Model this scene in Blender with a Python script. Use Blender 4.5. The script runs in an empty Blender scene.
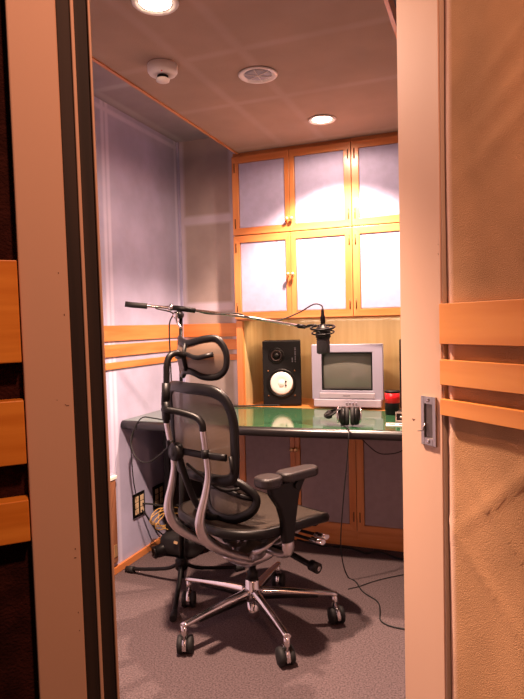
import bpy, bmesh, math, random
from mathutils import Vector, Matrix
random.seed(7)
SC = bpy.context.scene
COL = SC.collection
PI = math.pi
R = math.radians

# ------------------------------------------------------------------ materials
def lin(c):
    return tuple((v/12.92 if v <= .04045 else ((v+.055)/1.055)**2.4) for v in c)
def mat(name, col, rough=.5, metal=0., noise=0., nscale=20., bump=0., bscale=200., spec=.5, coat=0., stretch=None, col2=None, detail=3.):
    m = bpy.data.materials.new(name); m.use_nodes = True
    n = m.node_tree.nodes; l = m.node_tree.links
    b = n['Principled BSDF']
    c = lin(col)
    b.inputs['Base Color'].default_value = (*c, 1)
    b.inputs['Roughness'].default_value = rough
    b.inputs['Metallic'].default_value = metal
    b.inputs['Specular IOR Level'].default_value = spec
    b.inputs['Coat Weight'].default_value = coat
    b.inputs['Coat Roughness'].default_value = .05
    tc = n.new('ShaderNodeTexCoord'); mp = n.new('ShaderNodeMapping')
    l.new(tc.outputs['Object'], mp.inputs['Vector'])
    if stretch: mp.inputs['Scale'].default_value = stretch
    if noise > 0 or col2:
        t = n.new('ShaderNodeTexNoise'); t.inputs['Scale'].default_value = nscale; t.inputs['Detail'].default_value = detail
        l.new(mp.outputs[0], t.inputs['Vector'])
        r = n.new('ShaderNodeValToRGB')
        r.color_ramp.elements[0].position = .35; r.color_ramp.elements[1].position = .65
        if col2: a, d = lin(col2), c
        else: a = tuple(v*(1-noise) for v in c); d = tuple(min(1, v*(1+noise)) for v in c)
        r.color_ramp.elements[0].color = (*a, 1); r.color_ramp.elements[1].color = (*d, 1)
        l.new(t.outputs['Fac'], r.inputs['Fac']); l.new(r.outputs['Color'], b.inputs['Base Color'])
    if bump > 0:
        t2 = n.new('ShaderNodeTexNoise'); t2.inputs['Scale'].default_value = bscale; t2.inputs['Detail'].default_value = 2
        l.new(mp.outputs[0], t2.inputs['Vector'])
        bp = n.new('ShaderNodeBump'); bp.inputs['Strength'].default_value = bump; bp.inputs['Distance'].default_value = .004
        l.new(t2.outputs['Fac'], bp.inputs['Height']); l.new(bp.outputs[0], b.inputs['Normal'])
    return m
def wood(name, c1, c2, axis, scale=9., rough=.35):
    s = [scale*2.2]*3; s['xyz'.index(axis)] = scale*.16
    m = mat(name, c1, rough=rough, col2=c2, nscale=1.6, stretch=tuple(s), detail=5., coat=.15)
    return m
def emis(name, col, st):
    m = bpy.data.materials.new(name); m.use_nodes = True
    b = m.node_tree.nodes['Principled BSDF']
    b.inputs['Base Color'].default_value = (.8, .8, .8, 1)
    b.inputs['Emission Color'].default_value = (*col, 1); b.inputs['Emission Strength'].default_value = st
    return m
def band_mat(name, base, line, coords, wid, soft=.006, rough=.9, mott=.08, nscale=6., bump=.25, bscale=260., amt=.5):
    """cloth stretched over a frame; pale nap lines where the frame presses through"""
    m = mat(name, base, rough=rough, noise=mott, nscale=nscale, bump=bump, bscale=bscale, spec=.15)
    n = m.node_tree.nodes; l = m.node_tree.links; b = n['Principled BSDF']
    src = b.inputs['Base Color'].links[0].from_socket
    tc = n.new('ShaderNodeTexCoord'); sp = n.new('ShaderNodeSeparateXYZ'); l.new(tc.outputs['Object'], sp.inputs[0])
    tot = None
    for ax, c in coords:
        s = n.new('ShaderNodeMath'); s.operation = 'SUBTRACT'; s.inputs[1].default_value = c
        l.new(sp.outputs['XYZ'.index(ax)], s.inputs[0])
        a = n.new('ShaderNodeMath'); a.operation = 'ABSOLUTE'; l.new(s.outputs[0], a.inputs[0])
        r = n.new('ShaderNodeMapRange'); r.inputs['From Min'].default_value = wid; r.inputs['From Max'].default_value = wid+soft
        r.inputs['To Min'].default_value = 1; r.inputs['To Max'].default_value = 0
        l.new(a.outputs[0], r.inputs['Value'])
        if tot is None: tot = r.outputs[0]
        else:
            mx = n.new('ShaderNodeMath'); mx.operation = 'MAXIMUM'; l.new(tot, mx.inputs[0]); l.new(r.outputs[0], mx.inputs[1]); tot = mx.outputs[0]
    nz = n.new('ShaderNodeTexNoise'); nz.inputs['Scale'].default_value = 3.; l.new(tc.outputs['Object'], nz.inputs['Vector'])
    mu = n.new('ShaderNodeMath'); mu.operation = 'MULTIPLY'; l.new(tot, mu.inputs[0]); l.new(nz.outputs['Fac'], mu.inputs[1])
    mu2 = n.new('ShaderNodeMath'); mu2.operation = 'MULTIPLY'; mu2.inputs[1].default_value = amt*2; l.new(mu.outputs[0], mu2.inputs[0])
    mix = n.new('ShaderNodeMix'); mix.data_type = 'RGBA'
    l.new(mu2.outputs[0], mix.inputs['Factor']); l.new(src, mix.inputs['A']); mix.inputs['B'].default_value = (*lin(line), 1)
    l.new(mix.outputs['Result'], b.inputs['Base Color'])
    return m
def mesh_cloth(name, col, hole, freq=420.):
    m = bpy.data.materials.new(name); m.use_nodes = True
    n = m.node_tree.nodes; l = m.node_tree.links; b = n['Principled BSDF']
    b.inputs['Base Color'].default_value = (*lin(col), 1); b.inputs['Roughness'].default_value = .55
    tr = n.new('ShaderNodeBsdfTransparent'); mx = n.new('ShaderNodeMixShader')
    tc = n.new('ShaderNodeTexCoord'); w = n.new('ShaderNodeTexWave'); w.bands_direction = 'Z'; w.inputs['Scale'].default_value = freq/6.28
    l.new(tc.outputs['Object'], w.inputs['Vector'])
    r = n.new('ShaderNodeMapRange'); r.inputs['To Min'].default_value = max(0, hole-.10); r.inputs['To Max'].default_value = hole+.10
    l.new(w.outputs['Fac'], r.inputs['Value']); l.new(r.outputs[0], mx.inputs[0])
    l.new(b.outputs[0], mx.inputs[1]); l.new(tr.outputs[0], mx.inputs[2])
    l.new(mx.outputs[0], n['Material Output'].inputs['Surface'])
    return m

ORA1, ORA2 = (.85, .56, .33), (.78, .47, .25)
M = {}
M['wood_x'] = wood('orange_oak_x', ORA1, ORA2, 'x')
M['wood_y'] = wood('orange_oak_y', ORA1, ORA2, 'y')
M['wood_z'] = wood('orange_oak_z', ORA1, ORA2, 'z')
M['rail'] = wood('rail_beech', (.91, .61, .28), (.86, .54, .22), 'x', 7., .4)
M['rail_near'] = wood('near_rail_beech', (.92, .60, .22), (.84, .50, .14), 'x', 30., .4)
M['ply'] = wood('alcove_plywood', (.80, .70, .50), (.73, .61, .41), 'z', 6., .45)
M['shelf'] = wood('shelf_wood', (.82, .55, .30), (.75, .46, .22), 'x', 6., .4)
M['cab_cloth'] = mat('cabinet_cloth', (.69, .68, .80), .95, noise=.05, nscale=30, bump=.3, bscale=500, spec=.1)
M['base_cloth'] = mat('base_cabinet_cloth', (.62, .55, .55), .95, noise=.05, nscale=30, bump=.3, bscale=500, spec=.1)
M['left_cloth'] = band_mat('left_wall_cloth', (.68, .67, .78), (.86, .84, .92),
    [('Y', 2.40), ('Y', 2.435), ('Y', 3.10), ('Z', 2.25)], .006, .012)
M['back_cloth'] = band_mat('back_wall_cloth', (.65, .60, .59), (.80, .77, .84),
    [('X', -1.705), ('X', -1.36), ('Z', 1.82), ('Z', 1.31)], .016, .02, amt=.8)
M['ceil_cloth'] = band_mat('ceiling_cloth', (.64, .54, .47), (.72, .63, .58),
    [('X', -1.025), ('X', -.80), ('Y', 1.93), ('Y', 2.39), ('Y', 3.0)], .008, .02, amt=.32, mott=.05)
M['ceil_raised'] = band_mat('raised_ceiling_cloth', (.62, .58, .60), (.72, .69, .72), [('Y', 2.30), ('X', -1.68)], .01, .02)
M['plain_wall'] = mat('plain_wall_cloth', (.55, .50, .53), .95, noise=.05, nscale=8)
M['carpet'] = mat('carpet', (.40, .345, .35), .98, col2=(.28, .24, .245), nscale=160, bump=.6, bscale=300, spec=.05, detail=4)
M['cream'] = mat('cream_paint', (.83, .68, .57), .6, noise=.03, nscale=5, stretch=(1, 1, .2))
M['cream_dark'] = mat('cream_paint_edge', (.76, .68, .60), .6, noise=.03, nscale=5)
M['gasket'] = mat('black_gasket', (.17, .125, .10), .75, noise=.4, nscale=30, stretch=(3, 3, .12))
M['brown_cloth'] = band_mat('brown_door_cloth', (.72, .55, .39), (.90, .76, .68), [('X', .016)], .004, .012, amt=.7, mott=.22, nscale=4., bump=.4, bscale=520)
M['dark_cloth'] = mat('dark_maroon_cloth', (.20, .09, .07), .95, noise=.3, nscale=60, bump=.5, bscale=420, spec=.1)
M['desk_green'] = mat('dark_green_laminate', (.20, .37, .25), .10, noise=.04, nscale=4, spec=.9, coat=.5)
M['desk_edge'] = mat('black_desk_edge', (.09, .08, .085), .3, spec=.6)
M['black'] = mat('black_plastic', (.04, .035, .036), .45, spec=.25)
M['black_soft'] = mat('black_rubber', (.05, .046, .05), .7)
M['black_frame'] = mat('dark_charcoal_frame', (.045, .037, .036), .42, spec=.24)
M['chrome'] = mat('chrome', (.86, .84, .84), .12, metal=1.)
M['alu'] = mat('brushed_aluminium', (.80, .78, .78), .30, metal=1., noise=.05, nscale=40)
M['steel'] = mat('satin_steel', (.66, .63, .60), .35, metal=1.)
M['mesh_back'] = mesh_cloth('grey_backrest_mesh', (.35, .29, .24), .10)
M['mesh_lumbar'] = mesh_cloth('dark_lumbar_mesh', (.27, .23, .20), .12)
M['mesh_seat'] = mat('seat_mesh', (.27, .225, .19), .6, noise=.1, nscale=200, bump=.5, bscale=500)
M['pad'] = mat('armpad_urethane', (.10, .08, .08), .40)
M['white_plastic'] = mat('white_plastic', (.88, .84, .80), .45)
M['brass'] = mat('brass', (.95, .80, .58), .35, metal=.8)
M['hinge'] = mat('hinge_bronze', (.40, .26, .14), .4, metal=.6)
M['tv'] = mat('tv_silver_plastic', (.64, .62, .70), .4)
M['tv_low'] = mat('tv_silver_plastic_lower', (.72, .68, .73), .35)
M['tv_screen'] = mat('tv_glass', (.42, .42, .39), .08, spec=.8)
M['spk'] = mat('speaker_cabinet_black', (.06, .055, .065), .5, spec=.3)
M['cone'] = mat('white_paper_cone', (.93, .90, .88), .7)
M['grey_mark'] = mat('grey_print', (.45, .43, .47), .6)
M['red'] = mat('red_band', (.86, .08, .12), .35)
M['paper'] = mat('white_paper', (.92, .88, .86), .7)
M['pink_print'] = mat('pink_print', (.85, .35, .35), .7)
M['yellow_cable'] = mat('tan_cable', (.74, .58, .32), .5)
M['ivory'] = mat('ivory_plastic', (.85, .76, .62), .5)
M['brown_wood'] = wood('brown_batten', (.56, .38, .28), (.50, .32, .22), 'z', 8.)
M['lamp'] = emis('lamp_glow', (1., .80, .62), 30.)
M['baffle'] = mat('downlight_baffle', (.80, .75, .72), .4)
M['grille'] = mat('speaker_grille', (.62, .60, .62), .5, noise=.2, nscale=300)
M['bag'] = mat('black_nylon', (.06, .05, .055), .6, bump=.6, bscale=30)
M['scuff'] = mat('scuff_brown', (.36, .20, .14), .8)

# ------------------------------------------------------------------ mesh helpers
def bx(bm, x0, x1, y0, y1, z0, z1, mtx=None):
    v = [bm.verts.new((x, y, z)) for x in (x0, x1) for y in (y0, y1) for z in (z0, z1)]
    if mtx: 
        for q in v: q.co = mtx @ q.co
    for f in ((0,1,3,2),(4,6,7,5),(0,4,5,1),(2,3,7,6),(0,2,6,4),(1,5,7,3)):
        bm.faces.new([v[i] for i in f])
def frames(pts, up=None):
    P = [Vector(p) for p in pts]; T = []
    for i in range(len(P)):
        a = P[max(0, i-1)]; b = P[min(len(P)-1, i+1)]; T.append((b-a).normalized())
    u = Vector(up) if up else (Vector((0,0,1)) if abs(T[0].z) < .9 else Vector((1,0,0)))
    out = []
    n = (u - T[0]*u.dot(T[0])).normalized()
    for i in range(len(P)):
        if up: 
            q = (u - T[i]*u.dot(T[i]))
            if q.length > 1e-4: n = q.normalized()
        else: n = (n - T[i]*n.dot(T[i])).normalized()
        out.append((P[i], T[i], n, T[i].cross(n)))
    return out
def smooth(pts, k=6, closed=False):
    P = [Vector(p) for p in pts]; n = len(P); out = []
    rng = range(n) if closed else range(n-1)
    for i in rng:
        if closed: a, b, c, d = P[(i-1)%n], P[i], P[(i+1)%n], P[(i+2)%n]
        else: a, b, c, d = P[max(0,i-1)], P[i], P[i+1], P[min(n-1,i+2)]
        for j in range(k):
            t = j/k
            out.append(.5*((2*b)+(c-a)*t+(2*a-5*b+4*c-d)*t*t+(3*b-a-3*c+d)*t**3))
    if not closed: out.append(P[-1])
    return out
def tube(bm, pts, r, seg=10, closed=False, up=None, ry=None, caps=True, sm=0):
    """r: along the frame normal, ry: along the binormal; both number or list"""
    if sm: pts = smooth(pts, sm, closed)
    P = frames(pts, up) if not closed else None
    if closed:
        Q = [Vector(p) for p in pts]; n = len(Q); P = []
        for i in range(n):
            T = (Q[(i+1)%n]-Q[i-1]).normalized(); u = Vector(up)
            nn = (u-T*u.dot(T)).normalized(); P.append((Q[i], T, nn, T.cross(nn)))
    N = len(P); rings = []
    def val(v, i):
        if v is None: return None
        if hasattr(v, '__len__'):
            t = i/(N-1)*(len(v)-1); k = min(int(t), len(v)-2); return v[k]*(1-(t-k))+v[k+1]*(t-k)
        return v
    for i, (p, t, n_, b_) in enumerate(P):
        a = val(r, i); c = val(ry, i) or a
        rings.append([bm.verts.new(p+n_*(a*math.cos(2*PI*j/seg))+b_*(c*math.sin(2*PI*j/seg))) for j in range(seg)])
    for i in range(N-1 if not closed else N):
        A, B = rings[i], rings[(i+1)%N]
        for j in range(seg):
            f = bm.faces.new((A[j], A[(j+1)%seg], B[(j+1)%seg], B[j])); f.smooth = True
    if not closed and caps:
        bm.faces.new(rings[0][::-1]); bm.faces.new(rings[-1])
def lathe(bm, prof, seg=24, mtx=None, sm=True):
    rings = []
    for r_, z in prof:
        rings.append([bm.verts.new((r_*math.cos(2*PI*j/seg), r_*math.sin(2*PI*j/seg), z)) for j in range(seg)] if r_ > 1e-6 else [bm.verts.new((0,0,z))])
    if mtx:
        for g in rings:
            for v in g: v.co = mtx @ v.co
    for i in range(len(rings)-1):
        A, B = rings[i], rings[i+1]
        for j in range(seg):
            k = (j+1) % seg
            if len(A) == 1 and len(B) == 1: continue
            if len(A) == 1: f = bm.faces.new((A[0], B[j], B[k]))
            elif len(B) == 1: f = bm.faces.new((A[j], A[k], B[0]))
            else: f = bm.faces.new((A[j], A[k], B[k], B[j]))
            f.smooth = sm
    if len(rings[0]) > 1: bm.faces.new(rings[0][::-1])
    if len(rings[-1]) > 1: bm.faces.new(rings[-1])
def prism(bm, out, h0, h1, mtx=None):
    A = [bm.verts.new((x, y, h0)) for x, y in out]; B = [bm.verts.new((x, y, h1)) for x, y in out]
    if mtx:
        for v in A+B: v.co = mtx @ v.co
    n = len(out); bm.faces.new(A[::-1]); bm.faces.new(B)
    for i in range(n): bm.faces.new((A[i], A[(i+1)%n], B[(i+1)%n], B[i]))
def rrect(w, h, r, k=5, cx=0, cy=0):
    o = []
    for sx, sy, a in ((1,1,0),(-1,1,90),(-1,-1,180),(1,-1,270)):
        for j in range(k+1):
            t = R(a+90*j/k); o.append((cx+sx*(w/2-r)+r*math.cos(t), cy+sy*(h/2-r)+r*math.sin(t)))
    return o
def between(a, b):
    a, b = Vector(a), Vector(b); d = b-a
    return Matrix.Translation(a) @ d.to_track_quat('Z', 'Y').to_matrix().to_4x4(), d.length
def cyl(bm, a, b, r, seg=16, r2=None):
    m, L = between(a, b); lathe(bm, [(r, 0), (r2 if r2 is not None else r, L)], seg, m)
def ring(bm, x0, x1, z0, z1, y0, y1, wl, wr, wb, wt):
    """one connected rectangular frame; stiles get material 0, rails material 1"""
    O = [(x0, z0), (x1, z0), (x1, z1), (x0, z1)]; I = [(x0+wl, z0+wb), (x1-wr, z0+wb), (x1-wr, z1-wt), (x0+wl, z1-wt)]
    V = {}
    for nm, L in (('O', O), ('I', I)):
        for k, (x, z) in enumerate(L):
            for q, y in ((0, y0), (1, y1)): V[nm, k, q] = bm.verts.new((x, y, z))
    for k in range(4):
        m = (k+1) % 4; mi = 1 if k in (0, 2) else 0
        for f in ((V['O',k,0], V['O',m,0], V['I',m,0], V['I',k,0]), (V['O',k,1], V['I',k,1], V['I',m,1], V['O',m,1]),
                  (V['O',k,0], V['O',k,1], V['O',m,1], V['O',m,0]), (V['I',k,0], V['I',m,0], V['I',m,1], V['I',k,1])):
            bm.faces.new(f).material_index = mi
def NB(): return bmesh.new()
def obj(name, bm, m, parent=None, bevel=0., seg=2, origin=None, label=None, auto=True):
    me = bpy.data.meshes.new(name)
    bmesh.ops.recalc_face_normals(bm, faces=bm.faces[:])
    if origin is not None:
        bmesh.ops.translate(bm, verts=bm.verts[:], vec=-Vector(origin))
    bm.to_mesh(me); bm.free()
    o = bpy.data.objects.new(name, me); COL.objects.link(o)
    for q in (m if isinstance(m, (list, tuple)) else [m]): me.materials.append(q)
    if parent is not None: o.parent = parent
    if origin is not None: o.location = origin
    if bevel:
        b = o.modifiers.new('bevel', 'BEVEL'); b.width = bevel; b.segments = seg; b.limit_method = 'ANGLE'; b.angle_limit = R(35)
    if label: o['label'] = label
    return o
def thing(name, label, cat, loc=(0,0,0), rotz=0, group=None, kind=None):
    o = bpy.data.objects.new(name, None); COL.objects.link(o); o.empty_display_size = .1
    o.location = loc; o.rotation_euler = (0, 0, rotz)
    if kind: o['kind'] = kind
    if label: o['label'] = label
    if cat: o['category'] = cat
    if group: o['group'] = group
    return o
def tag(o, label, cat, group=None):
    o['label'] = label; o['category'] = cat
    if group: o['group'] = group
    return o
def struct(name, bm, m, bevel=0., parent=None, label=None):
    o = obj(name, bm, m, parent, bevel)
    if parent is None: o['kind'] = 'structure'
    if label: o['label'] = label
    return o
def sbox(name, dims, m, bevel=0., parent=None):
    bm = NB(); bx(bm, *dims); return struct(name, bm, m, bevel, parent)
def pbox(name, dims, m, parent, bevel=0., label=None):
    bm = NB(); bx(bm, *dims); return obj(name, bm, m, parent, bevel, label=label)

# ------------------------------------------------------------------ room
XL, XR, YB, YC = -1.717, .13, 3.133, 3.075
ZC, ZR = 2.155, 2.285
sbox('floor', (-2.2, 2.2, -1.6, 3.8, -.05, 0), M['carpet'])
sbox('wall_left', (XL-.08, XL, .42, YB+.5, 0, ZR), M['left_cloth'])
sbox('wall_right', (XR, XR+.08, 1.02, 3.62, 0, ZR), M['plain_wall'])
sbox('wall_back', (XL, -1.337, YB, YB+.08, 0, ZR), M['back_cloth'])
sbox('wall_alcove', (-1.337, XR, 3.52, 3.60, 0, ZR), M['ply'])
sbox('wall_front', (XL, -.42, .42, .50, 0, ZR), M['plain_wall'])
ce = sbox('ceiling', (-1.80, .40, .30, 3.62, ZR, ZR+.05), M['ceil_raised'])
sbox('ceiling_panel', (-1.295, -.285, .55, 3.07, ZC, ZC+.04), M['ceil_cloth'])
sbox('trim_1', (-1.307, -1.295, .55, 3.07, ZC-.006, ZC+.05), M['wood_y'])
sbox('trim_2', (-.285, -.273, .55, 3.07, ZC-.006, ZC+.05), M['wood_y'])
sbox('corridor_ceiling', (-1.2, 2.2, -1.6, .29, 2.45, 2.5), M['plain_wall'])
# wooden rails on the walls: (z1, z0)
rz = ((1.212, 1.135), (1.119, 1.059), (1.032, .998))
n = 3
for a, b in rz:
    sbox('trim_%d' % n, (XL, XL+.009, 2.30, YB-.009, b, a), M['wood_y'], .002); n += 1
    sbox('trim_%d' % n, (XL, -1.338, YB-.009, YB, b, a), M['wood_x'], .002); n += 1
sbox('trim_%d' % n, (XL, XL+.012, YB-.012, YB, 0, ZR), M['cab_cloth']); n += 1
sbox('baseboard_left', (XL, XL+.014, .50, YB, 0, .035), M['wood_y'], .002)
sbox('baseboard_back', (XL+.014, -1.338, YB-.014, YB, 0, .035), M['wood_x'], .002)

# alcove between the cabinets: sides, shelf, rear
sbox('trim_%d' % n, (-1.337, -1.30, 3.10, 3.52, 0, 2.16), M['ply']); n += 1
sbox('trim_%d' % n, (-1.339, -1.302, YC-.002, YC+.026, .56, 1.222), M['wood_z']); n += 1
sbox('trim_%d' % n, (-1.30, XR, 3.10, 3.52, .690, .733), M['shelf']); n += 1

# ------------------------------------------------------------------ cabinets
def door(par, x0, x1, z0, z1, hs, knob_z, th=.02, cloth='cab_cloth'):
    """hs: -1 hinges on the left, +1 on the right"""
    wl, wr = (.038, .027) if hs < 0 else (.027, .038); y0 = -th
    bm = NB()
    ring(bm, x0, x1, z0, z1, y0, 0, wl, wr, .038, .038)
    d = obj('door', bm, [M['wood_z'], M['wood_x']], par, .0015)
    bm = NB(); bx(bm, x0+wl+.001, x1-wr-.001, y0+.006, -.002, z0+.0385, z1-.0385)
    obj('cloth_panel', bm, M[cloth], d, .004, label='lavender cloth panel' if cloth == 'cab_cloth' else 'grey-brown cloth panel')
    kx = x1-.012 if hs < 0 else x0+.012
    bm = NB(); lathe(bm, [(.004, 0), (.004, .012), (.011, .016), (.012, .022), (.008, .027), (0, .028)], 14, Matrix.Translation((kx, y0, knob_z)) @ Matrix.Rotation(PI/2, 4, 'X'))
    obj('knob', bm, M['brass'], d, label='small round brass knob')
    hx = x0+.015 if hs < 0 else x1-.015
    for hz in (z0+.10*(z1-z0)+.02, z1-.10*(z1-z0)-.02):
        bm = NB(); cyl(bm, (hx, y0+.0005, hz-.026), (hx, y0+.0005, hz+.026), .0035, 8)
        obj('hinge', bm, M['hinge'], d)
def cabinet(name, label, x0, x1, z0, z1, kz, dep=.40, group=None, ztop=0, zbot=0):
    t = thing(name, label, 'cabinet', ((x0+x1)/2, YC, z0), 0, group)
    w = (x1-x0)/2; h = z1-z0
    bm = NB()
    bx(bm, -w, -w+.016, .0, dep, 0, h); bx(bm, w-.016, w, 0, dep, 0, h)
    bx(bm, -w+.016, w-.016, 0, dep, 0, .02+zbot); bx(bm, -w+.016, w-.016, 0, dep, h-.018-ztop, h)
    bx(bm, -w+.016, w-.016, dep-.012, dep, .02, h-.018)
    obj('body', bm, M['wood_x'], t, .001)
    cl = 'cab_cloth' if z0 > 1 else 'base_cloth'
    zt, zb = h-.0015-ztop, .0015+zbot
    door(t, -w+.0015, -.001, zb, zt, -1, kz-z0, cloth=cl)
    door(t, .001, w-.0015, zb, zt, 1, kz-z0, cloth=cl)
    return t
XA, XB_, XC = -1.337, -.662, .013
g = None
cabinet('wall_cabinet', 'upper-row wall cabinet with cloth doors, left pair beside the grey wall', XA, XB_, 1.699, 2.158, 1.765, ztop=.022, group='cloth-door wall cabinets')
cabinet('wall_cabinet', 'upper-row wall cabinet, right pair, cut off by the door stile', XB_, XC, 1.699, 2.158, 1.765, ztop=.022, group='cloth-door wall cabinets')
cabinet('wall_cabinet', 'lower-row wall cabinet right above the black loudspeaker', XA, XB_, 1.224, 1.697, 1.467, zbot=.006, group='cloth-door wall cabinets')
cabinet('wall_cabinet', 'lower-row wall cabinet above the television, brightly lit', XB_, XC, 1.224, 1.697, 1.467, zbot=.006, group='cloth-door wall cabinets')
cabinet('base_cabinet', 'cloth-door cabinet under the desk, left one behind the office chair', XA, XB_, 0, .69, .513, zbot=.085, group='cloth-door cabinets under the desk')
cabinet('base_cabinet', 'cloth-door cabinet under the desk, right one near the floor cables', XB_, XC, 0, .69, .513, zbot=.085, group='cloth-door cabinets under the desk')
sbox('trim_%d' % n, (XC, XR, YC, YC+.02, 0, .69), M['wood_z']); n += 1
sbox('trim_%d' % n, (XC, XR, YC, YC+.02, 1.224, 2.158), M['wood_z']); n += 1

# ------------------------------------------------------------------ desk
dk = thing('desk', 'long wall-to-wall desk with glossy green top and thick black rounded edge', 'desk', (-.8, 2.77, 0))
bm = NB(); prism(bm, [(XL+.003+.8, -.285), (-1.1+.8, -.300), (-.5+.8, -.262), (XR-.003+.8, -.238), (XR-.003+.8, .300), (-1.338+.8, .300), (-1.338+.8, .361), (XL+.003+.8, .361)], .700, .738)
obj('desktop', bm, M['desk_green'], dk)
bm = NB()
epts = [(XL+.004+.8, -.287, .716), (-1.4+.8, -.300, .716), (-1.1+.8, -.303, .716), (-.8+.8, -.290, .716), (-.5+.8, -.266, .716), (XR-.004+.8, -.240, .716)]
tube(bm, epts, .0215, 14, up=(0,0,1), ry=.018, sm=4)
obj('edge', bm, M['desk_edge'], dk)
bm = NB(); bx(bm, XL+.12+.8, XL+.15+.8, -.10, .30, 0, .70)
obj('side_support', bm, M['black'], dk, .002)

# ------------------------------------------------------------------ loudspeakers
def speaker(x, y, label, group=None, rot=0):
    t = thing('studio_speaker', label, 'loudspeaker', (x, y, .739), rot)
    w, h, d = .108, .366, .19
    bm = NB(); bx(bm, -w, w, 0, d, 0, h); obj('cabinet', bm, M['spk'], t, .004)
    RX = lambda px, pz: Matrix.Translation((px, -.0005, pz)) @ Matrix.Rotation(PI/2, 4, 'X')
    def bolt(bm, px, pz): lathe(bm, [(.005, 0), (.005, .003), (0, .004)], 8, RX(px, pz))
    bm = NB(); lathe(bm, [(.083, 0), (.083, .004), (.078, .006), (.070, .006), (.067, .001), (.066, .0005)], 40, RX(-.003, .125))
    o = obj('woofer_surround', bm, M['black_frame'], t)
    bm = NB(); lathe(bm, [(.0655, .004), (.058, .0075), (.03, .0045), (.023, .0035), (.018, .0065), (.010, .009), (0, .010)], 40, RX(-.003, .125))
    c = obj('woofer_cone', bm, M['cone'], t, label='white paper woofer cone')
    bm = NB()
    for q in ((.021, .135), (.021, .114)): lathe(bm, [(.005, 0), (.005, .009), (0, .010)], 8, RX(*q))
    obj('cone_mark', bm, M['black'], c)
    bm = NB(); lathe(bm, [(.045, 0), (.045, .003), (.040, .004), (.030, .004)], 32, RX(-.030, .283)); obj('tweeter_plate', bm, M['black_frame'], t)
    bm = NB(); lathe(bm, [(.031, .003), (.031, .0065), (.026, .0065), (.024, .004)], 32, RX(-.030, .283)); r_ = obj('tweeter_ring', bm, mat('tweeter_ring_brown', (.20, .13, .12), .4), t)
    bm = NB(); lathe(bm, [(.017, .003), (.014, .010), (.007, .0145), (0, .015)], 20, RX(-.030, .283)); obj('tweeter_dome', bm, M['black'], t)
    for px, pz in ((-.078, .055), (.072, .055), (-.078, .195), (.072, .195)):
        bm = NB(); bolt(bm, px, pz); obj('bolt', bm, M['hinge'], t)
    bm = NB()
    for k in range(9): bx(bm, .074, .080, -.0012, 0, .245+k*.0095, .245+k*.0095+(.006 if k % 3 else .004))
    for k in range(3): bx(bm, .057, .063, -.0012, 0, .245+k*.009, .2515+k*.009)
    obj('print', bm, M['grey_mark'], t, label='tiny vertical grey print')
    return t
speaker(-1.098, 3.150, 'black bookshelf loudspeaker with white woofer cone, left of the television', 'studio loudspeakers', R(17))
speaker(-.335, 3.150, 'black loudspeaker right of the television, mostly behind the door stile', 'studio loudspeakers')

# ------------------------------------------------------------------ television
tv = thing('television', 'silver CRT television with a blank grey screen on the desk', 'television', (-.715, 3.105, .739), R(3))
W, H_ = .192, .345
bm = NB()
out = rrect(W*2, H_, .012, 4, 0, H_/2)
# front bezel ring, with the opening
sx, z0s, z1s = .136, .098, .300
ring(bm, -W, W, .045, H_, 0, .04, W-sx, W-sx, z0s-.045, H_-z1s)
obj('bezel', bm, M['tv'], tv, .005, 3)
bm = NB(); bx(bm, -W+.01, W-.01, -.006, .04, .006, .048); bx(bm, -W*.78, W*.78, -.003, .01, .052, .084)
obj('lower_panel', bm, M['tv_low'], tv, .004, 2)
bm = NB()
NX, NZ = 10, 8; g_ = []
for i in range(NX+1):
    row = []
    for j in range(NZ+1):
        u = i/NX*2-1; v = j/NZ*2-1
        row.append(bm.verts.new((u*sx, .020+.008*(u*u+v*v)-.004, (z0s+z1s)/2+v*(z1s-z0s)/2)))
    g_.append(row)
for i in range(NX):
    for j in range(NZ):
        f = bm.faces.new((g_[i][j], g_[i+1][j], g_[i+1][j+1], g_[i][j+1])); f.smooth = True
obj('screen', bm, M['tv_screen'], tv)
bm = NB()
w2 = .006
ring(bm, -sx, sx, z0s, z1s, .001, .022, w2, w2, w2, w2)
obj('screen_surround', bm, M['black'], tv)
bm = NB(); 
A = [bm.verts.new(p) for p in ((-W+.006, .04, .01), (W-.006, .04, .01), (W-.006, .04, H_-.004), (-W+.006, .04, H_-.004))]
B = [bm.verts.new(p) for p in ((-.11, .33, .03), (.11, .33, .03), (.11, .33, .25), (-.11, .33, .25))]
bm.faces.new(A[::-1]); bm.faces.new(B)
for i in range(4): bm.faces.new((A[i], A[(i+1)%4], B[(i+1)%4], B[i]))
obj('tube_housing', bm, M['tv'], tv, .01, 3)
bm = NB()
for k in range(6): bx(bm, -.020+k*.0065, -.0155+k*.0065, -.0042, -.0025, .066, .071)
obj('print', bm, M['grey_mark'], tv, label='tiny grey maker mark')
for k, bx0 in enumerate((-.005, .012, .029, .046)):
    bm = NB(); lathe(bm, [(.0045, 0), (.0045, .003), (0, .004)], 10, Matrix.Translation((bx0+.004, -.006, .030)) @ Matrix.Rotation(PI/2, 4, 'X'))
    obj('button', bm, M['tv'], tv)

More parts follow.
